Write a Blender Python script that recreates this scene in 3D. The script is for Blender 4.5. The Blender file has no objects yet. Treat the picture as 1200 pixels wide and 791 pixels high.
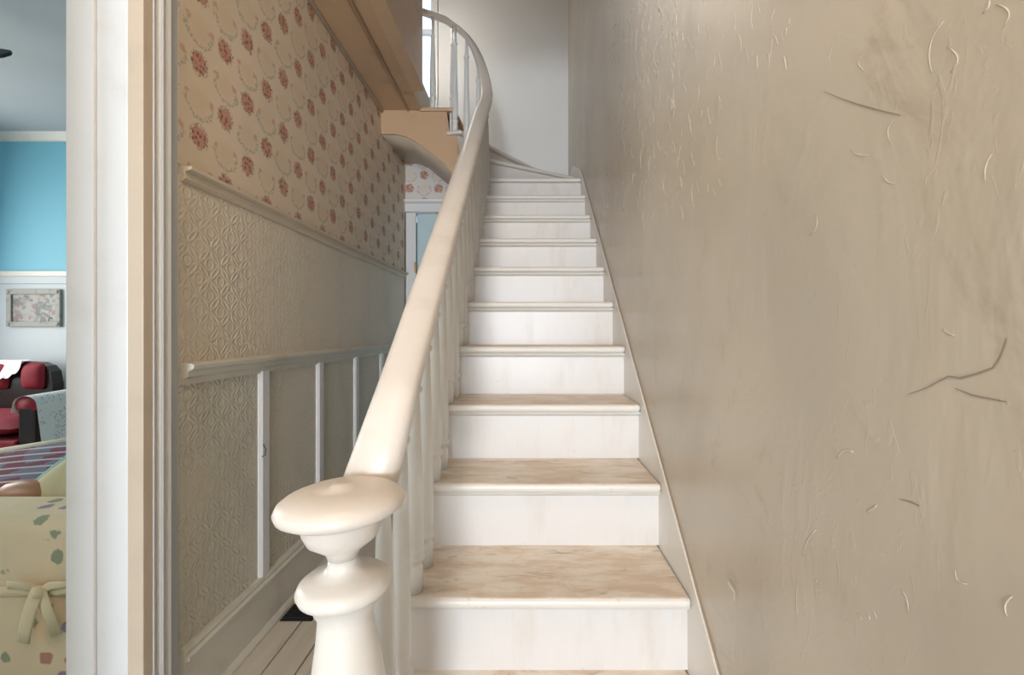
import bpy, bmesh, math, random
from mathutils import Vector, Matrix
random.seed(7)
SC = bpy.context.scene
COL = SC.collection
PI = math.pi

# ------------------------------------------------------------------ camera
F = 533.333            # focal length in pixels of the 1200 px frame
ZC = 1.263             # lens height
cam_d = bpy.data.cameras.new('camera')
cam_d.sensor_width = 36.0; cam_d.lens = 16.0
cam_d.shift_x = -16/1200; cam_d.shift_y = -7.5/1200
cam_d.clip_start = 0.02
cam = bpy.data.objects.new('camera', cam_d); COL.objects.link(cam)
cam.location = (0, 0, ZC); cam.rotation_euler = (PI/2, 0, 0)
SC.camera = cam

# ------------------------------------------------------------------ world, light, exposure
SC.view_settings.view_transform = 'Standard'
SC.view_settings.look = 'None'
SC.view_settings.gamma = 1.0
SC.view_settings.use_curve_mapping = False
SC.view_settings.exposure = 0.0
W = bpy.data.worlds.new('sky'); SC.world = W; W.use_nodes = True
bg = W.node_tree.nodes['Background']
bg.inputs[0].default_value = (0.55, 0.74, 1.0, 1); bg.inputs[1].default_value = 1.0

def area(name, loc, aim, sx, sy, power, col):
    d = bpy.data.lights.new(name, 'AREA'); d.shape = 'RECTANGLE'; d.size = sx; d.size_y = sy
    d.energy = power; d.color = col
    o = bpy.data.objects.new(name, d); COL.objects.link(o); o.location = loc
    v = Vector(aim) - Vector(loc)
    o.rotation_euler = v.to_track_quat('-Z', 'Y').to_euler()
    return o
# daylight through the front door behind the camera: its glazed upper half, plus an added broad low fill
area('daylight_door_glass', (-0.35, -5.0, 1.42), (-0.25, 2.0, 2.2), 1.05, 0.50, 215, (0.82, 0.90, 1.0))
area('door_low_fill', (-0.35, -5.0, 0.74), (-0.40, 2.0, 0.9), 1.1, 0.7, 50, (0.84, 0.91, 1.0))
# daylight through the upstairs window
area('daylight_upstairs_window', (-1.45, 4.70, 4.25), (-1.0, 3.0, 3.6), 1.1, 1.6, 6, (0.55, 0.76, 1.0))
# daylight through the side room window
area('daylight_side_room', (-5.45, 3.2, 1.75), (-2.5, 2.6, 1.3), 1.1, 1.8, 60, (1.0, 0.97, 0.91))
area('side_room_near_fill', (-5.45, -0.3, 1.75), (-2.3, 1.2, 0.9), 1.3, 1.8, 55, (1.0, 0.96, 0.88))  # unseen second window light, added to brighten the sofa front

def lamp(name, loc, power, col, r=0.09):
    d = bpy.data.lights.new(name, 'POINT'); d.energy = power; d.color = col; d.shadow_soft_size = r
    o = bpy.data.objects.new(name, d); COL.objects.link(o); o.location = loc
    return o

# ------------------------------------------------------------------ materials
class NT:
    def __init__(s, name):
        s.m = bpy.data.materials.new(name); s.m.use_nodes = True
        s.t = s.m.node_tree; s.b = s.t.nodes['Principled BSDF']; s._co = None
    def n(s, typ, ins=None, **kw):
        x = s.t.nodes.new(typ)
        for k, v in kw.items(): setattr(x, k, v)
        if ins:
            for k, v in ins.items(): s.set(x.inputs[k], v)
        return x
    def set(s, sock, v):
        if isinstance(v, bpy.types.NodeSocket): s.t.links.new(v, sock)
        else:
            if isinstance(v, tuple) and len(v) == 3 and sock.type == 'RGBA': v = v + (1,)
            sock.default_value = v
    @property
    def co(s):
        if s._co is None: s._co = s.n('ShaderNodeTexCoord').outputs['Object']
        return s._co
    def math(s, op, a, b=0.0, c=0.0):
        return s.n('ShaderNodeMath', {0: a, 1: b, 2: c}, operation=op).outputs[0]
    def scale(s, v, sc, off=(0, 0, 0)):
        return s.n('ShaderNodeMapping', {'Vector': v, 'Scale': sc, 'Location': off}).outputs[0]
    def noise(s, v, sc, det=4, rough=0.55, dist=0.0, out='Fac'):
        return s.n('ShaderNodeTexNoise', {'Vector': v, 'Scale': sc, 'Detail': det, 'Roughness': rough, 'Distortion': dist}).outputs[out]
    def ramp(s, f, lo, hi):
        return s.n('ShaderNodeMapRange', {0: f, 1: lo, 2: hi, 3: 0.0, 4: 1.0}, interpolation_type='SMOOTHSTEP').outputs[0]
    def mix(s, f, a, b):
        x = s.n('ShaderNodeMix', data_type='RGBA')
        s.set(x.inputs[0], f); s.set(x.inputs[6], a); s.set(x.inputs[7], b)
        return x.outputs[2]
    def bump(s, h, strength=0.3, dist=0.01, nrm=None):
        x = s.n('ShaderNodeBump', {'Height': h, 'Strength': strength, 'Distance': dist})
        if nrm: s.set(x.inputs['Normal'], nrm)
        return x.outputs[0]
    def out(s, col=None, rough=None, nrm=None, **kw):
        if col is not None: s.set(s.b.inputs['Base Color'], col)
        if rough is not None: s.set(s.b.inputs['Roughness'], rough)
        if nrm is not None: s.set(s.b.inputs['Normal'], nrm)
        for k, v in kw.items(): s.set(s.b.inputs[k.replace('_', ' ')], v)
        return s.m

def paint(name, col, rough=0.4, dirt=None, amount=0.4, scale=3.0, bump=0.12, bscale=14):
    t = NT(name)
    f = t.ramp(t.noise(t.co, scale, 6, 0.65), 0.5, 0.78)
    f = t.math('MULTIPLY', f, amount)
    c = t.mix(f, col, dirt or tuple(x*0.6 for x in col))
    return t.out(c, rough, t.bump(t.noise(t.co, bscale, 3), bump, 0.01))

WHITE = (0.70, 0.67, 0.62)
M = {}
M['white'] = paint('aged_white_paint', WHITE, 0.33, (0.52, 0.43, 0.34), 0.35, 3.2)
M['rail'] = paint('handrail_cream_paint', (0.67, 0.62, 0.565), 0.38, (0.48, 0.39, 0.31), 0.4, 5.0, 0.1, 20)
M['baluster'] = paint('baluster_white_paint', (0.73, 0.74, 0.73), 0.33, (0.5, 0.45, 0.38), 0.3, 6)
M['trim'] = paint('trim_grey_white_paint', (0.66, 0.64, 0.57), 0.35, (0.4, 0.36, 0.28), 0.4, 4)
M['trim_tan'] = paint('plate_rail_tan_paint', (0.64, 0.55, 0.43), 0.4, (0.42, 0.36, 0.28), 0.4, 4)
M['jamb'] = paint('jamb_white_paint', (0.72, 0.735, 0.75), 0.36, (0.5, 0.45, 0.4), 0.25, 4)
M['tan'] = paint('tan_gloss_paint', (0.54, 0.37, 0.235), 0.33, (0.36, 0.22, 0.13), 0.6, 2.5)
M['tan_edge'] = paint('casing_edge_tan_paint', (0.56, 0.47, 0.37), 0.4)
M['blue_wall'] = paint('blue_wall_paint', (0.19, 0.48, 0.60), 0.6, (0.17, 0.43, 0.55), 0.3, 1.5, 0.05)
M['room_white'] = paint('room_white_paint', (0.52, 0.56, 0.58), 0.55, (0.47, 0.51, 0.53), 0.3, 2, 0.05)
M['ceiling'] = paint('ceiling_white_paint', (0.72, 0.70, 0.66), 0.7, (0.62, 0.6, 0.57), 0.3, 1, 0.1)
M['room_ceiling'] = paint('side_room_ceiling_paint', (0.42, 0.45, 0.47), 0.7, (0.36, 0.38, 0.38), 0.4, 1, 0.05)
M['upper_wall'] = paint('stairwell_wall_paint', (0.74, 0.75, 0.75), 0.5, (0.64, 0.64, 0.62), 0.3, 1.5, 0.1)
M['dark'] = paint('black_iron', (0.012, 0.012, 0.012), 0.5)
M['dark_wood'] = paint('dark_walnut', (0.018, 0.010, 0.008), 0.3)
M['red'] = paint('red_velvet', (0.22, 0.006, 0.018), 0.75, (0.08, 0.002, 0.006), 0.6, 6)
M['crack'] = paint('plaster_crack', (0.30, 0.25, 0.19), 0.8)
M['seam'] = paint('dark_seam', (0.34, 0.26, 0.18), 0.6)  # dark brown line along the skirt top edge
M['chip'] = paint('bare_plaster', (0.72, 0.70, 0.68), 0.6)
M['door_blue'] = paint('pale_blue_paint', (0.50, 0.66, 0.70), 0.4, None, 0.2)
M['brass'] = paint('aged_brass', (0.30, 0.2, 0.09), 0.35); M['brass'].node_tree.nodes['Principled BSDF'].inputs['Metallic'].default_value = 0.9

def m_tread():
    t = NT('worn_tread_paint')
    up = t.n('ShaderNodeSeparateXYZ', {0: t.n('ShaderNodeNewGeometry').outputs['Normal']}).outputs[2]
    top = t.ramp(up, 0.75, 0.95)
    st = t.scale(t.co, (1.0, 3.2, 1.0))
    wood = t.mix(t.noise(t.scale(t.co, (2, 30, 2)), 3, 4), (0.60, 0.47, 0.34), (0.74, 0.62, 0.49))
    worn = t.mix(t.ramp(t.noise(st, 5.0, 7, 0.68), 0.40, 0.60), (0.80, 0.73, 0.64), wood)
    smear = t.ramp(t.noise(t.scale(t.co, (1.5, 5.0, 1.0), (3.1, 0.4, 0)), 5.5, 6, 0.7, 1.0), 0.54, 0.70)
    worn = t.mix(t.math('MULTIPLY', smear, 0.62), worn, (0.30, 0.24, 0.19))
    edge = t.mix(t.math('MULTIPLY', t.ramp(t.noise(t.co, 9, 6, 0.75), 0.60, 0.72), 0.5), WHITE, (0.34, 0.29, 0.25))
    c = t.mix(top, edge, worn)
    return t.out(c, 0.42, t.bump(t.noise(st, 18, 4), 0.15, 0.006))
M['tread'] = m_tread()

def m_riser():
    t = NT('riser_paint')
    v = t.scale(t.co, (3.5, 1.0, 0.9))
    f = t.math('MULTIPLY', t.ramp(t.noise(v, 3.0, 5, 0.6), 0.5, 0.75), 0.32)
    c = t.mix(f, (0.685, 0.665, 0.645), (0.51, 0.43, 0.34))
    s = t.math('MULTIPLY', t.ramp(t.noise(t.co, 26, 5, 0.75), 0.66, 0.72), 0.35)
    c = t.mix(s, c, (0.42, 0.36, 0.31))
    return t.out(c, 0.36, t.bump(t.noise(v, 9, 3), 0.15, 0.008))
M['riser'] = m_riser()

def m_plaster():
    t = NT('glossy_troweled_plaster')
    big = t.noise(t.scale(t.co, (1, 1.2, 0.8)), 1.3, 5, 0.6, 0.8)
    c = t.mix(t.ramp(big, 0.35, 0.68), (0.455, 0.40, 0.32), (0.53, 0.47, 0.385))
    sm = t.ramp(t.noise(t.scale(t.co, (1, 1.4, 1.1), (4, 2, 1)), 3.2, 7, 0.7, 1.5), 0.55, 0.75)
    c = t.mix(t.math('MULTIPLY', sm, 0.45), c, (0.31, 0.24, 0.165))
    gr = t.ramp(t.noise(t.scale(t.co, (1, 0.9, 0.6), (7, 5, 3)), 2.0, 5, 0.6), 0.5, 0.75)
    c = t.mix(t.math('MULTIPLY', gr, 0.5), c, (0.48, 0.45, 0.39))
    h1 = t.noise(t.scale(t.co, (1, 1.5, 0.75)), 4.0, 3, 0.5, 1.8)
    h2 = t.ramp(t.noise(t.scale(t.co, (1, 3.0, 0.9)), 11, 3, 0.6, 2.2), 0.60, 0.70)
    mask = t.ramp(t.noise(t.co, 1.6, 3), 0.42, 0.62)
    h3 = t.noise(t.co, 55, 3)
    h = t.math('ADD', t.math('MULTIPLY', h1, 2.0), t.math('MULTIPLY', t.math('MULTIPLY', h2, mask), 0.35))
    h = t.math('ADD', h, t.math('MULTIPLY', h3, 0.08))
    return t.out(c, 0.34, t.bump(h, 0.24, 0.0055), Specular_IOR_Level=0.5)
M['plaster'] = m_plaster()
M['ridge'] = paint('glossy_plaster_ridge', (0.53, 0.475, 0.395), 0.22)  # lighter than the wall, to carry its specular streaks in colour

def lat(t, y, z, py, pz, oy, oz):
    """distance in metres to the nearest point of a lattice with periods py, pz"""
    a = t.math('SUBTRACT', t.math('MODULO', t.math('ADD', y, 40*py + py/2 - oy), py), py/2)
    b = t.math('SUBTRACT', t.math('MODULO', t.math('ADD', z, 40*pz + pz/2 - oz), pz), pz/2)
    return a, b

def m_wallpaper(name, along, ground, y0, z0):
    t = NT(name)
    sep = t.n('ShaderNodeSeparateXYZ', {0: t.co})
    y = sep.outputs[along]; z = sep.outputs[2]
    py, pz = 0.27, 0.25
    nz = t.n('ShaderNodeSeparateXYZ', {0: t.noise(t.co, 45, 2, out='Color')})
    yy = t.math('ADD', y, t.math('MULTIPLY', t.math('SUBTRACT', nz.outputs[0], 0.5), 0.030))
    zz = t.math('ADD', z, t.math('MULTIPLY', t.math('SUBTRACT', nz.outputs[1], 0.5), 0.030))
    def d(oy, oz, sy=1.0, shift=0.0):
        a, b = lat(t, yy, zz, py, pz, oy, oz)
        return t.math('SQRT', t.math('ADD', t.math('POWER', t.math('MULTIPLY', a, sy), 2.0), t.math('POWER', t.math('ADD', b, shift), 2.0)))
    dA = t.math('MINIMUM', d(y0, z0), d(y0+py/2, z0+pz/2))
    c = t.mix(t.math('MULTIPLY', t.ramp(t.noise(t.co, 2.0, 4), 0.4, 0.7), 0.5), ground, tuple(x*0.86 for x in ground))
    # swags hanging between the nosegays
    for (oy, oz) in ((y0+py/2, z0-0.005), (y0, z0+pz/2-0.005)):
        a, b = lat(t, t.math('ADD', yy, t.math('MULTIPLY', t.math('SUBTRACT', t.noise(t.co, 14, 2), 0.5), 0.05)), zz, py, pz, oy, oz)
        r = t.math('SQRT', t.math('ADD', t.math('POWER', t.math('MULTIPLY', a, 0.92), 2.0), t.math('POWER', b, 2.0)))
        tan_spot = t.math('MULTIPLY', t.ramp(r, 0.062, 0.025), 0.22)  # tan spot of the print inside each swag
        c = t.mix(tan_spot, c, (ground[0]*0.88, ground[1]*0.72, ground[2]*0.52))
        ring = t.ramp(t.math('ABSOLUTE', t.math('SUBTRACT', r, 0.058)), 0.010, 0.003)
        low = t.ramp(b, 0.018, -0.012)
        leaf = t.ramp(t.noise(t.co, 120, 2), 0.42, 0.55)
        f = t.math('MULTIPLY', t.math('MULTIPLY', ring, low), t.math('MULTIPLY', leaf, 0.6))
        c = t.mix(f, c, (0.27, 0.27, 0.24))
        bud = t.math('MULTIPLY', t.ramp(t.math('ABSOLUTE', t.math('SUBTRACT', t.math('ABSOLUTE', a), 0.055)), 0.014, 0.006), t.ramp(t.math('ABSOLUTE', t.math('SUBTRACT', b, 0.015)), 0.014, 0.006))
        c = t.mix(t.math('MULTIPLY', bud, 0.5), c, (0.50, 0.20, 0.17))
    halo = t.math('MULTIPLY', t.ramp(dA, 0.050, 0.040), t.ramp(t.noise(t.co, 110, 2), 0.45, 0.6))
    c = t.mix(t.math('MULTIPLY', halo, 0.85), c, (0.20, 0.17, 0.13))
    vor = t.n('ShaderNodeTexVoronoi', {'Vector': t.co, 'Scale': 62.0}).outputs['Distance']
    rose = t.mix(t.ramp(vor, 0.22, 0.55), (0.26, 0.07, 0.05), (0.55, 0.29, 0.22))
    c = t.mix(t.math('MULTIPLY', t.ramp(dA, 0.039, 0.033), 0.9), c, rose)
    return t.out(c, 0.55, t.bump(t.noise(t.co, 30, 3), 0.06, 0.005))
M['wallpaper'] = m_wallpaper('rose_wallpaper', 1, (0.74, 0.635, 0.50), 1.559, 2.178)
M['wallpaper_end'] = m_wallpaper('rose_wallpaper_end', 0, (0.70, 0.66, 0.62), -1.08, 2.59)

def m_emboss(name, col, rough=0.42, sc=1.0):
    t = NT(name)
    sep = t.n('ShaderNodeSeparateXYZ', {0: t.co})
    y, z = sep.outputs[1], sep.outputs[2]
    p = 0.074*sc
    h = None
    for (oy, oz) in ((0, 0), (p/2, p/2)):
        a, b = lat(t, y, z, p, p, oy, oz)
        r = t.math('SQRT', t.math('ADD', t.math('POWER', a, 2.0), t.math('POWER', b, 2.0)))
        k = t.ramp(t.math('ABSOLUTE', t.math('SUBTRACT', r, 0.44*p)), 0.07*p, 0.02*p)
        k2 = t.ramp(t.math('ABSOLUTE', t.math('SUBTRACT', r, 0.18*p)), 0.06*p, 0.02*p)
        k = t.math('MAXIMUM', k, k2)
        h = k if h is None else t.math('MAXIMUM', h, k)
    patch = t.ramp(t.noise(t.co, 2.2, 3), 0.32, 0.6)
    h = t.math('MULTIPLY', h, t.math('ADD', t.math('MULTIPLY', patch, 0.8), 0.2))
    h = t.math('ADD', h, t.math('MULTIPLY', t.noise(t.co, 16, 4), 0.5))
    f = t.math('MULTIPLY', t.ramp(t.noise(t.scale(t.co, (1, 1, 0.5)), 2.6, 5, 0.65), 0.42, 0.75), 0.45)
    c = t.mix(f, col, tuple(x*0.68 for x in col))
    return t.out(c, rough, t.bump(h, 0.5, 0.007))
M['emboss_low'] = m_emboss('embossed_dado_paper', (0.64, 0.61, 0.52), 0.42, 1.5)
M['emboss_high'] = m_emboss('embossed_frieze_paper', (0.72, 0.645, 0.53), 0.42, 1.5)

def m_plank():
    t = NT('old_painted_plank')
    v = t.scale(t.co, (9, 0.9, 4))
    c = t.mix(t.noise(v, 3, 6, 0.65), (0.52, 0.47, 0.39), (0.70, 0.66, 0.58))
    f = t.ramp(t.noise(t.scale(t.co, (14, 0.7, 1)), 3.0, 5, 0.7), 0.58, 0.75)
    c = t.mix(t.math('MULTIPLY', f, 0.7), c, (0.22, 0.16, 0.11))
    return t.out(c, 0.5, t.bump(t.noise(v, 6, 5), 0.25, 0.006))
M['plank'] = m_plank()

def m_floral():
    t = NT('yellow_floral_cotton')
    v = t.n('ShaderNodeTexVoronoi', {'Vector': t.co, 'Scale': 12.0, 'Randomness': 0.9})
    nz = t.noise(t.co, 26, 3)
    d = t.math('ADD', v.outputs['Distance'], t.math('MULTIPLY', t.math('SUBTRACT', nz, 0.5), 0.55))
    hue = t.n('ShaderNodeSeparateColor', {0: v.outputs['Color']}).outputs[0]
    pick = t.mix(t.ramp(hue, 0.30, 0.34), (0.20, 0.26, 0.17), (0.22, 0.17, 0.33))
    pick = t.mix(t.ramp(hue, 0.68, 0.72), pick, (0.46, 0.16, 0.13))
    c = t.mix(t.math('MULTIPLY', t.ramp(d, 0.30, 0.22), 0.8), (0.80, 0.63, 0.42), pick)
    return t.out(c, 0.85, t.bump(t.noise(t.co, 5, 3), 0.4, 0.03))
M['floral'] = m_floral()
M['ribbon'] = paint('cream_yellow_cotton', (0.78, 0.64, 0.42), 0.8)
M['pale_yellow'] = paint('pale_yellow_cotton', (0.60, 0.52, 0.32), 0.85)
M['teal'] = paint('pale_teal_binding', (0.32, 0.55, 0.52), 0.8)
M['bolster'] = paint('tan_brown_leather', (0.42, 0.20, 0.10), 0.45)

def m_stripe():
    t = NT('striped_patchwork_cotton')
    sep = t.n('ShaderNodeSeparateXYZ', {0: t.co})
    u, v = sep.outputs[0], sep.outputs[2]
    s = t.math('ADD', t.math('MULTIPLY', v, 34.0), t.math('MULTIPLY', u, 3.0))
    fr = t.math('FRACT', s)
    wht = t.ramp(t.math('ABSOLUTE', t.math('SUBTRACT', fr, 0.5)), 0.36, 0.42)
    blk = t.n('ShaderNodeTexVoronoi', {'Vector': t.scale(t.co, (9, 1, 34)), 'Scale': 1.0}, distance='CHEBYCHEV').outputs['Color']
    hue = t.n('ShaderNodeSeparateColor', {0: blk}).outputs[0]
    c = t.mix(t.ramp(hue, 0.48, 0.5), (0.24, 0.09, 0.13), (0.22, 0.22, 0.30))
    c = t.mix(wht, c, (0.62, 0.58, 0.55))
    return t.out(c, 0.85)
M['stripe'] = m_stripe()
M['stripe_border'] = paint('cream_binding', (0.60, 0.54, 0.42), 0.85)

def m_lace(name, sc, hole):
    t = NT(name)
    v = t.n('ShaderNodeTexVoronoi', {'Vector': t.co, 'Scale': sc}).outputs['Distance']
    solid = t.ramp(t.noise(t.co, 9, 3), 0.44, 0.50)
    a = t.math('MAXIMUM', t.ramp(v, hole, hole+0.12), solid)
    t.set(t.b.inputs['Alpha'], a)
    return t.out((0.78, 0.77, 0.76), 0.9)
M['lace'] = m_lace('white_crochet_lace', 75, 0.22)
M['doily'] = m_lace('crochet_doily', 60, 0.15)

def m_print():
    t = NT('faded_print')
    n1 = t.noise(t.scale(t.co, (1, 1, 1.3)), 9, 5, 0.6, 1.2)
    c = t.mix(t.ramp(n1, 0.40, 0.55), (0.14, 0.16, 0.15), (0.36, 0.34, 0.32))
    c = t.mix(t.ramp(t.noise(t.co, 14, 3), 0.58, 0.68), c, (0.26, 0.16, 0.14))
    c = t.mix(t.ramp(t.noise(t.co, 17, 3, 0.5, 0.5), 0.64, 0.7), c, (0.06, 0.05, 0.05))
    return t.out(c, 0.5)
M['print'] = m_print()
M['frame_grey'] = paint('weathered_grey_frame', (0.34, 0.34, 0.31), 0.6, (0.14, 0.14, 0.12), 0.9, 22, 0.5, 60)

def m_glass():
    t = NT('window_glass')
    t.out((1, 1, 1), 0.02, None, Transmission_Weight=1.0, IOR=1.02)
    return t.m
M['glass'] = m_glass()
def m_emit(name, col, st):
    t = NT(name)
    t.set(t.b.inputs['Emission Color'], col); t.set(t.b.inputs['Emission Strength'], st)
    return t.out(col, 0.5)
M['globe'] = m_emit('lit_opal_glass', (1.0, 0.78, 0.52), 3.0)  # glowing glass of the added lamps

# ------------------------------------------------------------------ mesh helpers
class MB:
    def __init__(s): s.v = []; s.f = []
    def add(s, vs, fs):
        k = len(s.v); s.v += [tuple(p) for p in vs]; s.f += [tuple(i+k for i in f) for f in fs]; return s
    def box(s, x0, x1, y0, y1, z0, z1):
        vs = [(x, y, z) for z in (z0, z1) for y in (y0, y1) for x in (x0, x1)]
        return s.add(vs, [(0,2,3,1), (4,5,7,6), (0,1,5,4), (2,6,7,3), (0,4,6,2), (1,3,7,5)])
    def prism(s, poly, axis, a, b):
        """poly in the two other axes (in x,y,z order), extruded from a to b along axis"""
        def P(p, t):
            q = list(p); q.insert(axis, t); return tuple(q)
        n = len(poly)
        return s.add([P(p, a) for p in poly] + [P(p, b) for p in poly],
                     [tuple(range(n))[::-1], tuple(range(n, 2*n))] + [(i, (i+1) % n, n+(i+1) % n, n+i) for i in range(n)])
    def lathe(s, prof, n=20, c=(0, 0, 0)):
        vs = []; fs = []
        for r, z in prof:
            for i in range(n):
                a = 2*PI*i/n; vs.append((c[0]+r*math.cos(a), c[1]+r*math.sin(a), c[2]+z))
        m = len(prof)
        for j in range(m-1):
            for i in range(n):
                fs.append((j*n+i, j*n+(i+1) % n, (j+1)*n+(i+1) % n, (j+1)*n+i))
        fs.append(tuple(range(n))[::-1]); fs.append(tuple((m-1)*n+i for i in range(n)))
        return s.add(vs, fs)
    def sweep(s, path, prof, up=(0, 0, 1), scale=None):
        """closed profile (side, up) swept along a path"""
        n = len(prof); vs = []; fs = []; up = Vector(up)
        for i, p in enumerate(path):
            a = Vector(path[max(i-1, 0)]); b = Vector(path[min(i+1, len(path)-1)])
            d = (b-a).normalized(); side = d.cross(up).normalized(); u2 = side.cross(d).normalized()
            k = scale[i] if scale else 1.0
            for (x, y) in prof: vs.append(Vector(p)+side*x*k+u2*y*k)
        for j in range(len(path)-1):
            for i in range(n):
                fs.append((j*n+i, j*n+(i+1) % n, (j+1)*n+(i+1) % n, (j+1)*n+i))
        fs.append(tuple(range(n))[::-1]); fs.append(tuple((len(path)-1)*n+i for i in range(n)))
        return s.add(vs, fs)
    def grid(s, nu, nv, fn):
        vs = [fn(i/nu, j/nv) for j in range(nv+1) for i in range(nu+1)]
        fs = [(j*(nu+1)+i, j*(nu+1)+i+1, (j+1)*(nu+1)+i+1, (j+1)*(nu+1)+i) for j in range(nv) for i in range(nu)]
        return s.add(vs, fs)
    def mesh(s, name):
        me = bpy.data.meshes.new(name); me.from_pydata(s.v, [], s.f); me.update()
        bm = bmesh.new(); bm.from_mesh(me)
        bmesh.ops.recalc_face_normals(bm, faces=bm.faces); bm.to_mesh(me); bm.free()
        return me
    def build(s, name, mat, parent=None, bevel=0.0, smooth=False, subsurf=0, seg=2, solid=0.0):
        me = s.mesh(name); me.materials.append(mat)
        o = bpy.data.objects.new(name, me); COL.objects.link(o)
        if parent is not None:
            o.parent = parent; o.matrix_parent_inverse = parent.matrix_basis.inverted()
        if smooth: me.polygons.foreach_set('use_smooth', [True]*len(me.polygons))
        if solid:
            m = o.modifiers.new('s', 'SOLIDIFY'); m.thickness = solid; m.offset = 0
        if bevel:
            m = o.modifiers.new('b', 'BEVEL'); m.width = bevel; m.segments = seg; m.limit_method = 'ANGLE'; m.angle_limit = math.radians(40)
        if subsurf:
            m = o.modifiers.new('d', 'SUBSURF'); m.levels = subsurf; m.render_levels = subsurf
        return o
def box(*a): return MB().box(*a)
def thing(name, label, cat, loc=(0, 0, 0), group=None):
    o = bpy.data.objects.new(name, None); COL.objects.link(o); o.location = loc; o.empty_display_size = 0.1
    o['label'] = label; o['category'] = cat
    if group: o['group'] = group
    return o
def tag(o, label, cat, group=None):
    o['label'] = label; o['category'] = cat
    if group: o['group'] = group
    return o
def struct(o): o['kind'] = 'structure'; return o
def stuff(o): o['kind'] = 'stuff'; return o
def ell(rx, ry, n=16, pw=1.0):
    out = []
    for i in range(n):
        a = 2*PI*i/n; c, s_ = math.cos(a), math.sin(a)
        out.append((rx*math.copysign(abs(c)**pw, c), ry*math.copysign(abs(s_)**pw, s_)))
    return out

# ------------------------------------------------------------------ dimensions
RUN, RISE, Y1 = 0.25, 0.20, 0.625         # step s: nosing at Y1+(s-1)*RUN, top at s*RISE
XL, XR = -1.12, 0.420                      # hall wall, stair wall
XSK = 0.412                               # face of the wall skirt
YB, YE = 4.49, 4.23                       # stairwell back wall, hall end wall
ZCE = 2.97                                # hall ceiling
ZTOP = 5.5
YF = 3.53                                 # face of the winder string
def ny(s): return Y1+(s-1)*RUN

# ================================================================== THE SETTING
# floor and its boards
floor = struct(box(-5.7, 0.6, -5.2, 4.6, -0.12, -0.022).build('floor', M['dark_wood']))
xs = [-1.10, -0.975, -0.85, -0.725, -0.60, -0.475, -0.32]
for i in range(len(xs)-1):
    cuts = [0.42, 1.15+0.37*((i*5) % 4), 2.62+0.33*((i*3) % 4), 4.2]
    for j in range(3):
        if xs[i] < -0.9 and False: continue
        box(xs[i]+0.003, xs[i+1]-0.003, cuts[j]+0.002, cuts[j+1]-0.002, -0.022, random.uniform(-0.0015, 0.001)).build('plank', M['plank'], floor, 0.002)
box(-5.6, -1.36, -1.6, 4.38, -0.022, 0.0).build('side_room_boards', M['plank'], floor)
box(-1.36, 0.42, -5.1, 0.418, -0.022, 0.0).build('foyer_boards', M['plank'], floor)
box(-1.36, -1.10, 0.42, 1.28, -0.022, 0.0).build('door_sill_board', M['plank'], floor)

# left hall wall, with the doorway to the side room
DW0, DW1, DH, XD = 0.40, 1.30, 2.55, -1.280
mb = MB()
mb.box(XD, XL, DW1, YE+0.3, 0, ZCE); mb.box(XD, XL, -5.1, DW0, 0, ZCE); mb.box(XD, XL, DW0, DW1, DH, ZCE)
wall_left = struct(mb.build('wall_left', M['room_white']))
CY = 1.475                                # where the wallpaper starts, beside the casing
box(XL, XL+0.003, CY-0.01, YE, 1.78, ZCE).build('wallpaper', M['wallpaper'], wall_left)
box(XL, XL+0.004, CY-0.01, YE, 1.14, 1.765).build('embossed_frieze', M['emboss_high'], wall_left)
bats = [1.93, 2.455, 2.98, 3.505, 4.03]
edges = [CY-0.01]+bats+[YE]
for i in range(len(edges)-1):
    box(XL, XL+0.005, edges[i], edges[i+1], 0.22, 1.10).build('embossed_panel', M['emboss_low'], wall_left)
for b in bats:
    MB().prism([(XL, b-0.036), (XL+0.010, b-0.036), (XL+0.020, b-0.024), (XL+0.020, b+0.024), (XL+0.010, b+0.036), (XL, b+0.036)], 2, 0.232, 1.095).build('batten', M['jamb'], wall_left)
def run_y(poly, y0, y1, name, mat, bev=0.0):   # poly in (x offset from the wall, z)
    return struct(MB().prism([(XL+x, z) for x, z in poly], 1, y0, y1).build(name, mat, None, bev))
run_y([(0, 1.748), (0.012, 1.748), (0.020, 1.758), (0.020, 1.780), (0.040, 1.786), (0.042, 1.796), (0, 1.798)], CY-0.005, YE, 'trim_1', M['trim_tan'])
run_y([(0, 1.088), (0.014, 1.088), (0.016, 1.108), (0.028, 1.116), (0.030, 1.132), (0.046, 1.140), (0.050, 1.152), (0.040, 1.158), (0.020, 1.160), (0, 1.160)], CY-0.005, YE, 'trim_2', M['trim'])
run_y([(0, 0), (0.024, 0), (0.024, 0.190), (0.034, 0.196), (0.034, 0.206), (0.022, 0.214), (0.026, 0.222), (0.018, 0.234), (0, 0.236)], CY-0.005, YE, 'baseboard_left', M['trim'])
run_y([(0.024, 0), (0.044, 0), (0.044, 0.012), (0.036, 0.022), (0.024, 0.024)], CY-0.005, YE, 'trim_3', M['trim'])

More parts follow.
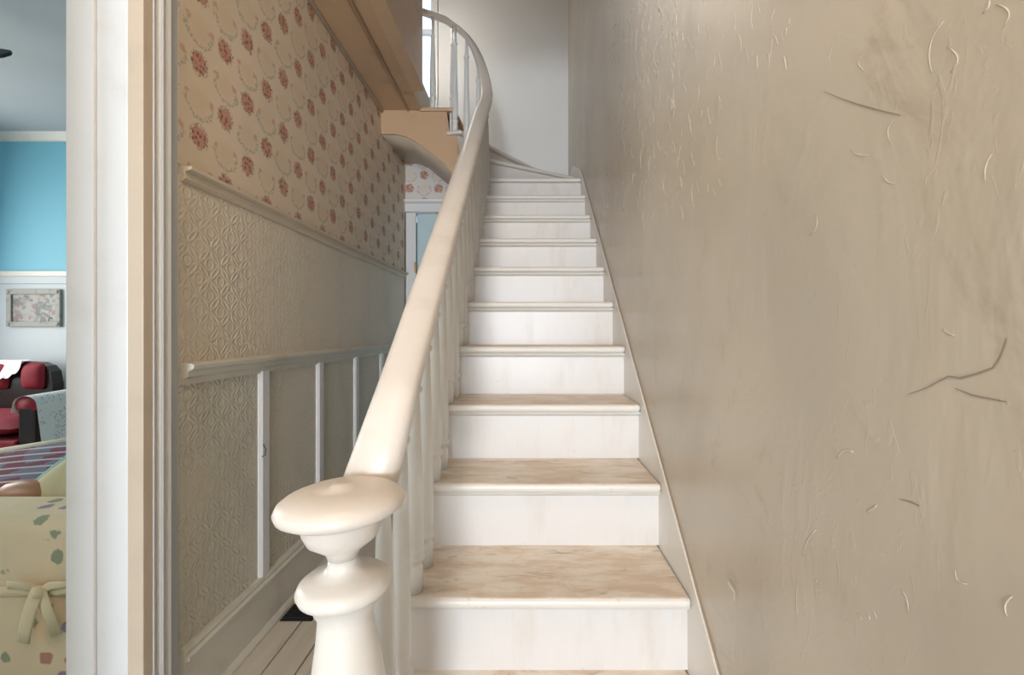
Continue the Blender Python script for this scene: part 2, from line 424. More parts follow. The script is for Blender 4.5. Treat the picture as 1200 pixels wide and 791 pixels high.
# door lining and fluted casing of the side room doorway
dc = struct(MB().box(XD, -1.1175, DW1-0.022, DW1+0.001, 0, DH).box(XD, -1.1175, DW0, DW0+0.02, 0, DH).box(XD, -1.1175, DW0+0.02, DW1-0.022, DH-0.02, DH).build('door_1', M['jamb'], None, 0.003))
box(XD, -1.203, DW1-0.034, DW1-0.022, 0, DH-0.02).build('door_stop', M['jamb'], dc, 0.003)
box(-1.1175, -1.074, DW1-0.022, DW1+0.012, 0, DH).build('casing_edge', M['tan_edge'], dc, 0.002)
fl = [(0, 0), (0.030, 0.000), (0.036, 0.006), (0.036, 0.014), (0.028, 0.018), (0.028, 0.026), (0.038, 0.032), (0.040, 0.040), (0.038, 0.048), (0.026, 0.052), (0.026, 0.062),
      (0.038, 0.068), (0.040, 0.078), (0.038, 0.088), (0.026, 0.092), (0.026, 0.104), (0.034, 0.108), (0.036, 0.118), (0.030, 0.128), (0.012, 0.134), (0, 0.135)]
fl = [(x*1.18, y*0.88-0.0205) for x, y in fl]
MB().prism([(XL+x, DW1+y) for x, y in fl], 2, 0, DH).build('fluted_casing', M['jamb'], dc)
MB().prism([(XL+x, DW0-y-0.02) for x, y in fl], 2, 0, DH).build('fluted_casing', M['jamb'], dc)
MB().prism([(XL+x, DH+y) for x, y in fl], 1, DW0-0.13, DW1+0.13).build('head_casing', M['jamb'], dc)

# right wall of glossy trowelled plaster
wall_right = struct(box(XR, XR+0.16, -5.1, YB+0.15, -0.02, ZTOP).build('wall_right', M['plaster']))
def wp(px, py):
    Y = XR*F/(px-616); return (Y, ZC+(388-py)*Y/F)
def stroke(mb, pts, w, h=0.0016, lead=0.0):
    """a flattened ridge along image-space points laid on the plaster"""
    P = [(XR-0.0003, *wp(*p)) for p in pts]
    n = len(P); sc = [0.35+0.65*math.sin(PI*(i+0.5)/n) for i in range(n)]
    prof = [(w*math.cos(a), h*math.sin(a)) for a in [i*PI/4 for i in range(8)]]
    mb.sweep(P, prof, up=(-1, 0, 0), scale=sc)
def curve(p0, p1, bend, n=6):
    out = []
    dx, dy = p1[0]-p0[0], p1[1]-p0[1]
    for i in range(n+1):
        t = i/n; k = 4*t*(1-t)*bend
        out.append((p0[0]+dx*t-dy*k, p0[1]+dy*t+dx*k))
    return out
rm = MB()
rnd = random.Random(3)
for (x, y, dx, dy, b, w) in [(1106, 25, -14, 60, .15, 4), (1110, 55, 4, 30, -.35, 3), (1168, 5, 8, 26, -.4, 3), (1163, 180, -8, 32, .12, 3), (985, 38, -14, 38, .08, 2), (1010, 66, 2, 16, .3, 2),
                           (1048, 140, -4, 28, .2, 2), (1035, 205, 14, 10, .2, 2), (955, 250, -6, 26, -.2, 2), (998, 176, 20, 6, .15, 2), (957, 620, -16, 32, .1, 4), (935, 680, 2, 55, .05, 3),
                           (1056, 690, 8, 28, -.1, 3), (1120, 668, 14, 16, .3, 3), (1105, 385, 14, 8, .1, 3), (1005, 718, 5, 8, 0, 3), (1016, 718, 4, 9, 0, 3), (1024, 716, 4, 10, 0, 3)]:
    s = XR*F/(x-616)/F
    stroke(rm, curve((x, y), (x+dx, y+dy), b), w*s*0.40, 0.00042)
for i in range(210):  # ridges clustered to stand in for the wall's specular highlights
    x = rnd.uniform(712, 930)
    if rnd.random() < 0.65: x = rnd.gauss(765, 32)
    if x < 705: continue
    y = rnd.uniform(-20, 250) if x < 860 else rnd.uniform(-10, 70)
    L = rnd.uniform(6, 26); s = XR/(x-616)
    stroke(rm, curve((x, y), (x+rnd.uniform(-5, 5), y+L), rnd.uniform(-.08, .08)), rnd.uniform(.35, 1.1)*s, rnd.uniform(.0003, .0007))
for i in range(4):
    x = rnd.uniform(850, 1200); y = rnd.uniform(0, 790); s = XR/(x-616)
    a = rnd.uniform(0, PI); L = rnd.uniform(8, 26)
    stroke(rm, curve((x, y), (x+L*math.cos(a), y+L*math.sin(a)), rnd.uniform(-.3, .3)), rnd.uniform(1, 2.5)*s, rnd.uniform(.0004, .0008))
stuff(rm.build('trowel_ridges', M['ridge'], wall_right, smooth=True))
def ribbon(pts, w):
    mb = MB(); P = [Vector((XR-0.0008, *wp(*p))) for p in pts]
    n = len(P); vs = []
    for i, p in enumerate(P):
        d = (P[min(i+1, n-1)]-P[max(i-1, 0)]).normalized(); s = Vector((0, -d.z, d.y))
        k = w*(0.25+0.75*math.sin(PI*(i+0.3)/n))
        vs += [p+s*k, p-s*k]
    mb.add(vs, [(2*i, 2*i+1, 2*i+3, 2*i+2) for i in range(n-1)])
    return mb
ribbon([(966, 107), (985, 115), (1005, 122), (1030, 129), (1056, 135)], 0.0009).build('crack', M['crack'], wall_right)
ribbon([(1065, 462), (1085, 455), (1100, 447), (1112, 441), (1126, 443), (1145, 438), (1164, 431), (1172, 418), (1180, 396)], 0.0009).build('crack', M['crack'], wall_right)
ribbon([(1055, 585), (1068, 588), (1078, 593)], 0.001).build('crack', M['crack'], wall_right)
ribbon([(1120, 455), (1140, 463), (1180, 471)], 0.0008).build('crack', M['crack'], wall_right)
ribbon([(853, 681), (856, 687), (861, 694), (861, 704)], 0.0042).build('plaster_chip', M['chip'], wall_right)
ribbon([(855, 678), (862, 688), (864, 698)], 0.0012).build('crack', M['crack'], wall_right)

# stairwell back wall, with the upstairs window in its left part
WX0, WX1, WZ0, WZ1 = -2.00, -0.93, 3.42, 5.10
mb = MB().box(WX1, XR, YB, YB+0.15, 2.0, ZTOP).box(-3.2, WX0, YB, YB+0.15, 3.1, ZTOP).box(WX0, WX1, YB, YB+0.15, 2.9, WZ0).box(WX0, WX1, YB, YB+0.15, WZ1, ZTOP)
wall_back = struct(mb.build('wall_back', M['upper_wall']))
mb = MB()
mb.box(WX0-0.09, WX0, YB-0.022, YB, WZ0-0.1, WZ1+0.1).box(WX1, WX1+0.065, YB-0.022, YB, WZ0-0.1, WZ1+0.1).box(WX0, WX1, YB-0.022, YB, WZ1, WZ1+0.1)
win = struct(mb.build('window_1', M['jamb'], None, 0.003))
box(WX0-0.1, WX1+0.075, YB-0.05, YB+0.03, WZ0-0.03, WZ0).build('window_sill', M['jamb'], win, 0.004)
box(WX0, WX1, YB+0.06, YB+0.10, (WZ0+WZ1)/2-0.025, (WZ0+WZ1)/2+0.025).build('meeting_rail', M['jamb'], win)
box(WX0, WX1, YB+0.078, YB+0.082, WZ0, WZ1).build('pane', M['glass'], win)

# hall end wall with its door and strip of paper
SOF_B = [(XL, 2.82), (-1.0, 2.82), (-0.90, 2.78), (-0.746, 2.65), (-0.55, 2.47), (-0.31, 2.20)]
DX0, DX1 = -1.015, -0.40
mb = MB().prism([(-1.36, 0), (XL, 0), (XL, 2.82), (-1.36, 2.82)], 1, YE, YE+0.12)
mb.prism([(XL, 2.36)]+[(-0.31, 2.36)]+[(-0.42, 2.36)]+[(x, z) for x, z in SOF_B[::-1] if z > 2.4], 1, YE, YE+0.12)
mb.box(DX1, -0.31, YE, YE+0.12, 0, 2.2)
wall_end = struct(mb.build('wall_end', M['wallpaper_end']))
box(-1.30, -0.31, YE+0.12, YE+0.16, 0, 2.3).build('door_backing', M['dark_wood'], wall_end)
d2 = struct(MB().box(XL+0.012, DX0, YE-0.025, YE, 0, 2.36).box(DX1, DX1+0.085, YE-0.025, YE, 0, 2.2).build('door_2', M['jamb'], None, 0.004))
MB().prism([(YE-0.025, 2.365), (YE-0.025, 2.44), (YE-0.05, 2.455), (YE-0.055, 2.475), (YE, 2.478), (YE, 2.365)], 0, XL+0.004, -0.42).build('head_casing', M['jamb'], d2)
box(DX0, DX1, YE+0.02, YE+0.06, 0, 2.36).build('door_leaf', M['door_blue'], d2, 0.004)
for (a, b, c, d) in ((-0.93, -0.74, 0.2, 0.95), (-0.68, -0.49, 0.2, 0.95), (-0.93, -0.74, 1.15, 2.2), (-0.68, -0.49, 1.15, 2.2)):
    box(a, b, YE+0.012, YE+0.021, c, d).build('door_panel', M['door_blue'], d2, 0.006)
for z in (0.3, 1.85): box(DX0-0.012, DX0+0.008, YE-0.032, YE-0.02, z-0.05, z+0.05).build('hinge', M['brass'], d2)

# hall ceiling, boards under the landing, stairwell enclosure
YO = 0.80                                  # front edge of the stair opening
mb = MB().box(-1.36, XR, -5.1, YO, ZCE, ZCE+0.05).box(-1.36, -0.73, YO, 3.22, ZCE, ZCE+0.05).box(-1.36, -0.80, 3.22, YF+0.02, ZCE, ZCE+0.05)
ceil = struct(mb.build('ceiling', M['tan']))
MB().sweep([(-0.905, 0.3, ZCE-0.004), (-0.905, YF-0.03, ZCE-0.004)], ell(0.011, 0.011, 10)).build('ceiling_bead', M['tan'], ceil, smooth=True)
MB().sweep([(XL+0.01, 0.3, ZCE-0.006), (XL+0.01, YF, ZCE-0.006)], ell(0.014, 0.014, 10)).build('corner_bead', M['tan_edge'], ceil, smooth=True)
MB().prism([(-0.89, ZCE), (-0.88, ZCE-0.012), (-0.80, ZCE-0.016), (-0.735, ZCE-0.010), (-0.722, ZCE-0.002), (-0.722, ZCE+0.02), (-0.735, ZCE+0.02), (-0.735, ZCE)], 1, 0.3, 3.22).build('edge_board', M['tan'], ceil)
wb = struct(MB().box(-0.86, -0.73, YO, 3.22, ZCE+0.05, ZTOP).build('wall_stairwell', M['tan']))
struct(box(-0.73, XR, YO-0.15, YO, ZCE+0.05, ZTOP).build('wall_header', M['upper_wall']))
struct(box(-3.2, XR+0.16, YO-0.15, YB+0.15, ZTOP, ZTOP+0.08).build('ceiling_upper', M['ceiling']))
uf = struct(MB().box(-3.2, -1.275, YO, YB, 3.175, 3.18).box(-1.275, -0.86, YO, 3.22, ZCE+0.051, 3.18).box(-1.275, -0.80, 3.22, YB, ZCE+0.051, 3.18).build('floor_upper', M['plank']))
struct(box(-3.3, -3.2, YO-0.15, YB+0.15, 3.18, ZTOP).build('wall_landing', M['upper_wall']))
struct(box(-3.2, -0.86, YO-0.15, YO, 3.18, ZTOP).build('wall_landing_front', M['upper_wall']))

# foyer end behind the camera, with a glazed front door
mb = MB().box(-1.36, -0.92, -5.22, -5.1, 0, ZCE).box(0.22, XR+0.16, -5.22, -5.1, 0, ZCE).box(-0.92, 0.22, -5.22, -5.1, 1.72, ZCE).box(-0.92, 0.22, -5.22, -5.1, 0, 0.38).box(-0.92, 0.22, -5.22, -5.1, 1.10, 1.24)
struct(mb.build('wall_front', M['room_white']))

# side room shell
YR, ZR = 4.40, 3.17
blue = struct(box(-5.6, -1.29, YR, YR+0.1, 1.80, ZR).build('wall_room_far', M['blue_wall']))
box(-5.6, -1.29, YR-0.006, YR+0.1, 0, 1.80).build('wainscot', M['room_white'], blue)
box(-5.6, -1.29, YR-0.03, YR, 1.79, 1.842).build('wainscot_cap', M['trim'], blue, 0.006)
box(-5.6, -1.29, YR-0.022, YR, 1.72, 1.79).build('frieze_board', M['room_white'], blue, 0.004)
MB().prism([(YR, ZR-0.075), (YR-0.015, ZR-0.07), (YR-0.04, ZR-0.03), (YR-0.06, ZR), (YR, ZR)], 0, -5.6, -1.36).build('crown_moulding', M['trim'], blue)
struct(box(-5.6, -1.29, YR-0.028, YR-0.006, 0, 0.22).build('baseboard_far', M['room_white'], None, 0.004))
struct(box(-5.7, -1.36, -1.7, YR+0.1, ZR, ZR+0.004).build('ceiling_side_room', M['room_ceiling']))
mb = MB().box(-5.7, -5.6, -1.7, -1.0, 0, ZR).box(-5.7, -5.6, 0.4, 2.6, 0, ZR).box(-5.7, -5.6, -1.0, 0.4, 0, 0.8).box(-5.7, -5.6, -1.0, 0.4, 2.7, ZR).box(-5.7, -5.6, 3.8, YR+0.1, 0, ZR).box(-5.7, -5.6, 2.6, 3.8, 0, 0.8).box(-5.7, -5.6, 2.6, 3.8, 2.7, ZR)  # nearer opening added for the sofa fill
struct(mb.build('wall_room_left', M['blue_wall']))
struct(box(-5.6, -1.36, -1.7, -1.6, 0, ZR).build('wall_room_near', M['blue_wall']))
struct(MB().box(-1.29, XD, DW1, YR, 0, ZR).box(-1.29, XD, -1.6, DW0, 0, ZR).box(-1.29, XD, DW0, DW1, DH, ZR).build('wall_room_right', M['blue_wall']))
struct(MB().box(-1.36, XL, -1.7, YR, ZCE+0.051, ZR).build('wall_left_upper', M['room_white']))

# ================================================================== STAIRCASE
stair = thing('staircase', 'white painted wooden staircase with worn treads turning left at the top', 'staircase', (0.05, 0.625, 0))
TH = 0.028
for s in range(1, 12):
    y = ny(s); z = s*RISE
    xl = -0.46 if s == 1 else -0.345
    pts = [(y, z-TH), (y-0.0, z-TH), (y, z-0.004), (y+0.006, z)]
    o = box(xl, XSK, y, y+RUN+0.050, z-TH, z).build('tread', M['tread'], stair, 0.012, seg=3)
    xl2 = -0.44 if s == 1 else -0.315
    box(xl2, XSK, y+0.034, y+0.052, z-RISE+0.0, z-TH).build('riser', M['riser'], stair)
    MB().prism([(y+0.034, z-TH), (y+0.016, z-TH), (y+0.020, z-TH-0.010), (y+0.034, z-TH-0.018)], 0, xl2, XSK).build('nosing_cove', M['white'], stair)
# winders: riser lines and treads in plan
RL = {12: ((-0.353, 3.409), (XSK, 3.409)), 13: ((-0.425, 3.475), (XSK, 3.965)), 14: ((-0.52, 3.515), (0.18, YB)), 15: ((-0.575, 3.535), (-0.50, YB)), 16: ((-0.81, YF), (-0.81, YB))}
ZT = {12: 2.4, 13: 2.6, 14: 2.8, 15: 2.985, 16: 3.18}
TP = {12: [(-0.385, 3.375), (XSK, 3.375), (XSK, 4.00), (-0.44, 3.50), (-0.47, 3.47)],
      13: [(-0.425, 3.435), (XSK, 3.925), (XSK, YB), (0.15, YB), (-0.54, 3.53), (-0.52, 3.48)],
      14: [(-0.495, 3.47), (0.235, YB), (-0.51, YB), (-0.59, 3.55), (-0.61, 3.495)],
      15: [(-0.54, 3.497), (-0.47, YB), (-0.82, YB), (-0.82, 3.497)]}
for s in (12, 13, 14, 15):
    MB().prism(TP[s], 2, ZT[s]-TH, ZT[s]).build('tread', M['tread' if s < 15 else 'tan'], stair, 0.010, seg=3)
for s in (12, 13, 14, 15, 16):
    (ax, ay), (bx, by) = RL[s]
    zb = ZT[s-1] if s > 12 else 2.2
    d = Vector((bx-ax, by-ay)).normalized(); nn = Vector((-d.y, d.x))*0.016
    MB().prism([(ax, ay), (bx, by), (bx+nn.x, by+nn.y), (ax+nn.x, ay+nn.y)], 2, zb, ZT[s]-(TH if s < 16 else 0.0)).build('riser', M['riser'], stair)
box(-0.86, -0.80, 3.49, YB, 3.181, 3.20).build('landing_nosing', M['tread'], stair, 0.006)
# wall skirt board with its sloping top edge
def sk(y): return 0.8*y-0.26
MB().prism([(0.30, 0), (YB, 0.0), (YB, 2.76), (3.95, 2.70), (3.42, sk(3.42)), (0.42, sk(0.42)), (0.36, 0.03)], 0, XSK, XR).build('skirt_board', M['white'], stair)
MB().sweep([(XR-0.002, 0.42, sk(0.42)+0.002), (XR-0.002, 3.42, sk(3.42)+0.002)], ell(0.0022, 0.0022, 6)).build('skirt_edge', M['seam'], stair)
MB().prism([(XR, 2.4), (XR, 2.78), (0.30, 2.80), (-0.33, 3.03), (-0.80, 3.26), (-0.93, 3.27), (-0.93, 3.18), (-0.8, 2.7), (-0.3, 2.4)], 1, YB-0.016, YB).build('back_skirt_board', M['white'], stair)
# open string on the hall side
poly = []
for s in range(1, 12):
    y = ny(s)+0.042; poly += [(y, s*RISE-RISE-(TH if s > 1 else 0)), (y, s*RISE-TH)]
poly += [(3.22, 2.2-TH), (3.22, 1.90), (0.86, 0.0)]
MB().prism(poly, 0, -0.318, -0.292).build('string_board', M['white'], stair)
MB().prism([(0.90, 0), (3.22, 1.90), (YE, 2.2), (YE, 0)], 0, -0.316, -0.300).build('spandrel_panel', M['white'], stair)
# curved string around the turn, then straight to the hall wall
CX, CYc, CR = -0.61, 3.22, 0.305
path = []
botp = [(-0.583, 2.508), (-0.616, 2.541), (-0.748, 2.654), (-0.864, 2.736), (-0.934, 2.77), (-1.013, 2.786), (XL, 2.786)]
def ztop(t):           # t along the string in order of the angle, then of -X
    return ZT[15]-TH
for i in range(0, 19):
    a = math.radians(i*5); k = i/18
    zt = 2.2
    for s, ang in ((12, 37), (13, 54), (14, 74), (15, 86)):
        if i*5 >= ang: zt = ZT[s]
    path.append((CX+CR*math.cos(a), CYc+CR*math.sin(a), 1.91+0.63*(k**1.05), zt-TH))
yy = CYc+CR
for X, zb in botp[2:]:
    path.append((X, yy, zb, ZT[15]-TH if X > -0.81 else ZCE))
mb = MB(); n = len(path)
for (x, y, zb, zt) in path: mb.v += [(x, y, zb), (x, y, zt)]
mb.f += [(2*i, 2*i+2, 2*i+3, 2*i+1) for i in range(n-1)]
curved = mb.build('curved_string', M['tan'], stair, solid=0.014)
SOF_F = [(XL, 2.786), (-1.013, 2.786), (-0.90, 2.75), (-0.748, 2.654), (-0.616, 2.541), (-0.31, 2.26)]
mb = MB()
for (x, z), (x2, z2) in zip(SOF_F, SOF_B): mb.v += [(x, YF+0.005, z+0.004), (x2, YE, z2)]
mb.f += [(2*i, 2*i+1, 2*i+3, 2*i+2) for i in range(5)]
mb.build('winder_soffit', M['tan_edge'], stair, solid=0.006, smooth=True)

# ================================================================== BANISTER
ban = thing('banister', 'cream painted curving handrail on turned balusters with a mushroom capped newel post', 'banister', (-0.29, 0.75, 0.2))
RX, RZ0 = -0.278, 0.379
rail_path = []
for i in range(13): 
    y = 0.79+(3.16-0.79)*i/12; rail_path.append((RX, y, RZ0+0.8*y))
zs0 = RZ0+0.8*3.16
arc = []
for i in range(1, 13):
    a = math.radians(i*7.5); r = 0.335
    arc.append((CX+r*math.cos(a), CYc+r*math.sin(a)))
pts = arc+[(-0.70, CYc+0.335), (-0.80, CYc+0.335), (-0.92, CYc+0.335), (-1.05, CYc+0.335)]
zz_ = zs0+0.06
def zarc(k):            # heights around the turn
    tab = [(0, 2.96), (0.25, 3.16), (0.5, 3.44), (0.75, 3.62), (1.0, 3.70)]
    for (a, b), (c, d) in zip(tab, tab[1:]):
        if k <= c: return b+(d-b)*(k-a)/(c-a)
    return 3.70
rp = list(rail_path)
for i, (x, y) in enumerate(arc): rp.append((x, y, zarc((i+1)/12)))
rp += [(-0.70, CYc+0.335, 3.745), (-0.80, CYc+0.335, 3.78), (-0.92, CYc+0.335, 3.81), (-1.05, CYc+0.335, 3.82)]
# smooth the heights after the start of the turn
for _ in range(3):
    for i in range(11, len(rp)-1):
        rp[i] = (rp[i][0], rp[i][1], (rp[i-1][2]+2*rp[i][2]+rp[i+1][2])/4)
prof = []
for i in range(18):
    a = 2*PI*i/18; c, s_ = math.cos(a), math.sin(a)
    prof.append((0.0445*math.copysign(abs(c)**0.8, c), (0.026 if s_ > 0 else 0.034)*math.copysign(abs(s_)**0.75, s_)-0.026))
sc = [1.0]*len(rp); sc[0] = 1.08
for i in range(12, len(rp)): sc[i] = max(0.72, 1.0-0.03*(i-11))
MB().sweep(rp, prof, scale=sc).build('handrail', M['rail'], ban, smooth=True)
def rail_z(y): return RZ0+0.8*y
BP = [(0.0220, 0.0), (0.0220, 0.060), (0.0195, 0.066), (0.0195, 0.076), (0.026, 0.082), (0.027, 0.088), (0.024, 0.094), (0.0195, 0.098), (0.0235, 0.125), (0.0235, 0.17)]
def baluster(x, y, z0, z1):
    h = z1-z0
    p = BP+[(0.0200, h*0.5), (0.0150, h-0.185), (0.0135, h-0.165), (0.014, h-0.155), (0.0205, h-0.148), (0.0205, h-0.140), (0.014, h-0.134), (0.0125, h-0.12), (0.0125, h)]
    MB().lathe(p, 14, (x, y, z0)).build('baluster', M['baluster'], ban, smooth=True)
for s in range(2, 12):
    for k in (0.037, 0.163):
        y = ny(s)+k
        baluster(-0.284, y, s*RISE, rail_z(y)-0.05)
for (ang, s) in ((22, 11), (41, 12), (62, 13), (79, 14)):
    a = math.radians(ang); x, y = CX+0.335*math.cos(a), CYc+0.335*math.sin(a)
    z1 = min(((abs(p[0]-x)+abs(p[1]-y)), p[2]) for p in rp)[1]-0.045
    if s == 11: x = -0.30
    baluster(x+0.0, y-0.03 if s > 12 else y, ZT.get(s, 2.2), z1)
for x in (-0.565, -0.722):
    z1 = min((abs(p[0]-x), p[2]) for p in rp[18:])[1]-0.045
    baluster(x, CYc+0.315, ZT[15], z1)
baluster(-0.90, CYc+0.32, 3.20, 3.76)
NP = [(0.0, 1.022), (0.014, 1.0215), (0.019, 1.017), (0.043, 1.0165), (0.066, 1.013), (0.083, 1.007), (0.093, 1.0), (0.0975, 0.991), (0.095, 0.983), (0.085, 0.977), (0.066, 0.972), (0.061, 0.964), (0.060, 0.953),
      (0.053, 0.937), (0.037, 0.925), (0.027, 0.917), (0.023, 0.906), (0.0235, 0.896), (0.030, 0.888), (0.045, 0.882), (0.060, 0.877), (0.068, 0.871), (0.0715, 0.862), (0.068, 0.853), (0.058, 0.846),
      (0.048, 0.841), (0.047, 0.828), (0.042, 0.820), (0.042, 0.811), (0.0455, 0.78), (0.052, 0.74), (0.060, 0.68), (0.066, 0.58), (0.062, 0.49), (0.048, 0.43), (0.060, 0.42), (0.064, 0.40), (0.055, 0.385), (0.072, 0.37), (0.072, 0.20)]
NP = [(r, z-0.2) for r, z in NP[::-1]]
def newel(z0, z1, name):
    p = [q for q in NP if z0-1e-6 <= q[1] <= z1+1e-6]
    o = MB().lathe(p, 40).build(name, M['white'], None, smooth=True)
    return o
npost = newel(0.0, 0.706, 'newel_post'); npost.parent = ban; npost.matrix_parent_inverse = Matrix.Translation((-0.29, 0.75, 0.2)).inverted()
npost.location = (-0.262, 0.722, 0.2); npost.rotation_euler = (0, -math.radians(2.2), 0)
ncap = newel(0.706, 0.9, 'newel_cap'); ncap.parent = npost; ncap.data.materials[0] = M['rail']

# ================================================================== HALL THINGS
reg = thing('floor_register', 'black iron floor register in the boards beside the left baseboard', 'floor vent', (-1.0, 2.04, 0))
box(-1.07, -0.93, 1.98, 2.10, 0.0005, 0.004).build('plate', M['dark'], reg)
for k in range(6):
    y = 1.995+k*0.018; box(-1.062, -0.938, y, y+0.005, 0.004, 0.008).build('slat', M['dark'], reg)
hook = thing('wall_hook', 'small dark wire hook on the first batten of the left dado', 'hook', (XL+0.021, 1.905, 0.76))
MB().sweep([(XL+0.022, 1.905, 0.79), (XL+0.034, 1.902, 0.77), (XL+0.034, 1.898, 0.745), (XL+0.022, 1.895, 0.74)], ell(0.002, 0.002, 6), up=(0, 1, 0)).build('wire', M['dark'], hook, smooth=True)
knob = None
# unseen foyer lamp added behind the camera for warm fill
fl_ = thing('added_ceiling_lamp', 'added opal glass lamp on the foyer ceiling for warm fill', 'lamp', (-0.35, -0.9, ZCE))
MB().lathe([(0.09, -0.03), (0.09, 0.0)], 20, (-0.35, -0.9, ZCE)).build('canopy', M['brass'], fl_)
MB().lathe([(0.02, -0.20), (0.09, -0.18), (0.12, -0.12), (0.10, -0.06), (0.06, -0.03)], 20, (-0.35, -0.9, ZCE)).build('lamp_shade', M['globe'], fl_, smooth=True)
lamp('foyer_fill_light', (-0.35, -0.9, ZCE-0.30), 24, (1.0, 0.80, 0.58), 0.10)
hl = thing('added_ceiling_lamp', 'added opal glass fill lamp above the foot of the stairs', 'lamp', (-0.38, 0.35, ZCE))  # unseen lamp added to fill the stairs and the right wall
MB().lathe([(0.09, -0.03), (0.09, 0.0)], 20, (-0.38, 0.35, ZCE)).build('canopy', M['brass'], hl)
MB().lathe([(0.02, -0.20), (0.09, -0.18), (0.12, -0.12), (0.10, -0.06), (0.06, -0.03)], 20, (-0.38, 0.35, ZCE)).build('lamp_shade', M['globe'], hl, smooth=True)
lamp('stair_foot_fill_light', (-0.38, 0.35, ZCE-0.30), 19, (1.0, 0.88, 0.72), 0.14)
UX, UY, UZ = -1.02, 3.85, 4.10
ul = thing('added_pendant_lamp', 'added opal glass pendant lamp over the landing to light the right wall', 'lamp', (UX, UY, ZTOP))  # added out of view to put glare on the upper right wall
MB().lathe([(0.05, ZTOP-0.03), (0.05, ZTOP)], 20, (UX, UY, 0)).build('canopy', M['brass'], ul)
MB().lathe([(0.006, UZ+0.14), (0.006, ZTOP-0.03)], 8, (UX, UY, 0)).build('rod', M['brass'], ul)
MB().lathe([(0.02, UZ+0.02), (0.08, UZ+0.04), (0.11, UZ+0.08), (0.09, UZ+0.12), (0.03, UZ+0.14)], 20, (UX, UY, 0)).build('lamp_shade', M['globe'], ul, smooth=True)
lamp('landing_fill_light', (UX, UY, UZ-0.06), 15, (1.0, 0.93, 0.84), 0.06)

# ================================================================== SIDE ROOM THINGS
# framed print on the far wainscot
pic = thing('picture', 'small landscape print in a weathered grey ornate frame on the white wainscot', 'picture', (-4.72, YR-0.02, 1.49))
def pxr(px, py, Y): return ((px-616)*Y/F, Y, ZC+(388-py)*Y/F)
x0, _, z0 = pxr(11, 383, YR); x1, _, z1 = pxr(74, 339, YR)
fw = 0.05; Yp = YR-0.007
box(x0, x1, Yp-0.026, Yp, z0, z0+fw).build('frame_rail', M['frame_grey'], pic, 0.006)
box(x0, x1, Yp-0.026, Yp, z1-fw, z1).build('frame_rail', M['frame_grey'], pic, 0.006)
box(x0, x0+fw, Yp-0.026, Yp, z0+fw, z1-fw).build('frame_stile', M['frame_grey'], pic, 0.006)
box(x1-fw, x1, Yp-0.026, Yp, z0+fw, z1-fw).build('frame_stile', M['frame_grey'], pic, 0.006)
box(x0+fw, x1-fw, Yp-0.010, Yp, z0+fw, z1-fw).build('print', M['print'], pic)
for sx in (x0+fw/2, x1-fw/2):
    for sz in (z0+fw/2, z1-fw/2):
        r = MB().lathe([(0.018, 0), (0.016, 0.006), (0.006, 0.012)], 10).build('corner_rosette', M['frame_grey'], pic, smooth=True)
        r.matrix_parent_inverse = Matrix.Identity(4)
        r.location = Vector((sx, Yp-0.024, sz))-pic.location; r.rotation_euler = (PI/2, 0, 0)

# red velvet settee
st = thing('settee', 'dark wood settee in red velvet against the far wall of the side room', 'settee', (-4.62, 3.95, 0))
def pillow(cx, cz, w, h, d, nu=14, nv=12, pw=0.5):
    """puffed panel in the XZ plane, returned as MB around the origin"""
    mb = MB()
    def side(sg):
        def fn(u, v):
            a, b = u*2-1, v*2-1
            e = max(0, (1-abs(a)**2.6))*max(0, (1-abs(b)**2.6))
            k = 1-0.05*(b*b); k2 = 1-0.05*(a*a)
            return (cx+a*w/2*k, sg*d/2*(e**pw), cz+b*h/2*k2)
        return fn
    mb.grid(nu, nv, side(1)); mb.grid(nu, nv, side(-1))
    return mb
def place(o, loc, rot=(0, 0, 0)):
    """put a mesh built around the origin at a world place under its parent"""
    if o.parent: o.matrix_parent_inverse = o.parent.matrix_basis.inverted()
    o.location = loc; o.rotation_euler = rot; return o
bx0, bx1 = -4.96, -4.27
arch = [(bx0, 0.42), (bx1, 0.42), (bx1+0.01, 0.80)]
for i in range(9):
    a = PI*i/8; arch.append((-4.615+0.35*math.copysign(abs(math.cos(a))**0.55, math.cos(a)), 0.80+0.19*abs(math.sin(a))**0.7))
arch.append((bx0-0.01, 0.80))
MB().prism(arch, 1, 4.10, 4.20).build('back_frame', M['dark_wood'], st, 0.02)
for cx_ in (-4.79, -4.42):
    place(pillow(0, 0, 0.20 if cx_ > -4.5 else 0.30, 0.24, 0.10).build('back_pad', M['red'], st, smooth=True), (cx_, 4.09, 0.86))
place(pillow(0, 0, 1.38, 0.62, 0.18, pw=0.35).build('seat_cushion', M['red'], st, smooth=True), (-4.58, 3.76, 0.515), (PI/2, 0, 0))
box(-5.30, -3.86, 3.44, 4.16, 0.34, 0.43).build('seat_rail', M['red'], st, 0.015)
box(-5.30, -3.86, 3.43, 3.46, 0.28, 0.34).build('apron', M['dark_wood'], st, 0.006)
for sx in (-1, 1):
    cx_ = -4.58+sx*0.78
    MB().sweep([(cx_, 3.46, 0.700), (cx_, 4.14, 0.720)], ell(0.085, 0.06, 14)).build('armrest', M['red'], st, smooth=True)
    box(cx_-0.06, cx_+0.06, 3.46, 4.12, 0.34, 0.68).build('arm_panel', M['dark_wood'], st, 0.01)
    for yy_ in (3.46, 4.10): MB().lathe([(0.016, 0), (0.03, 0.06), (0.022, 0.16), (0.036, 0.30), (0.03, 0.40)], 12, (cx_-sx*0.04, yy_, 0)).build('leg', M['dark_wood'], st, smooth=True)
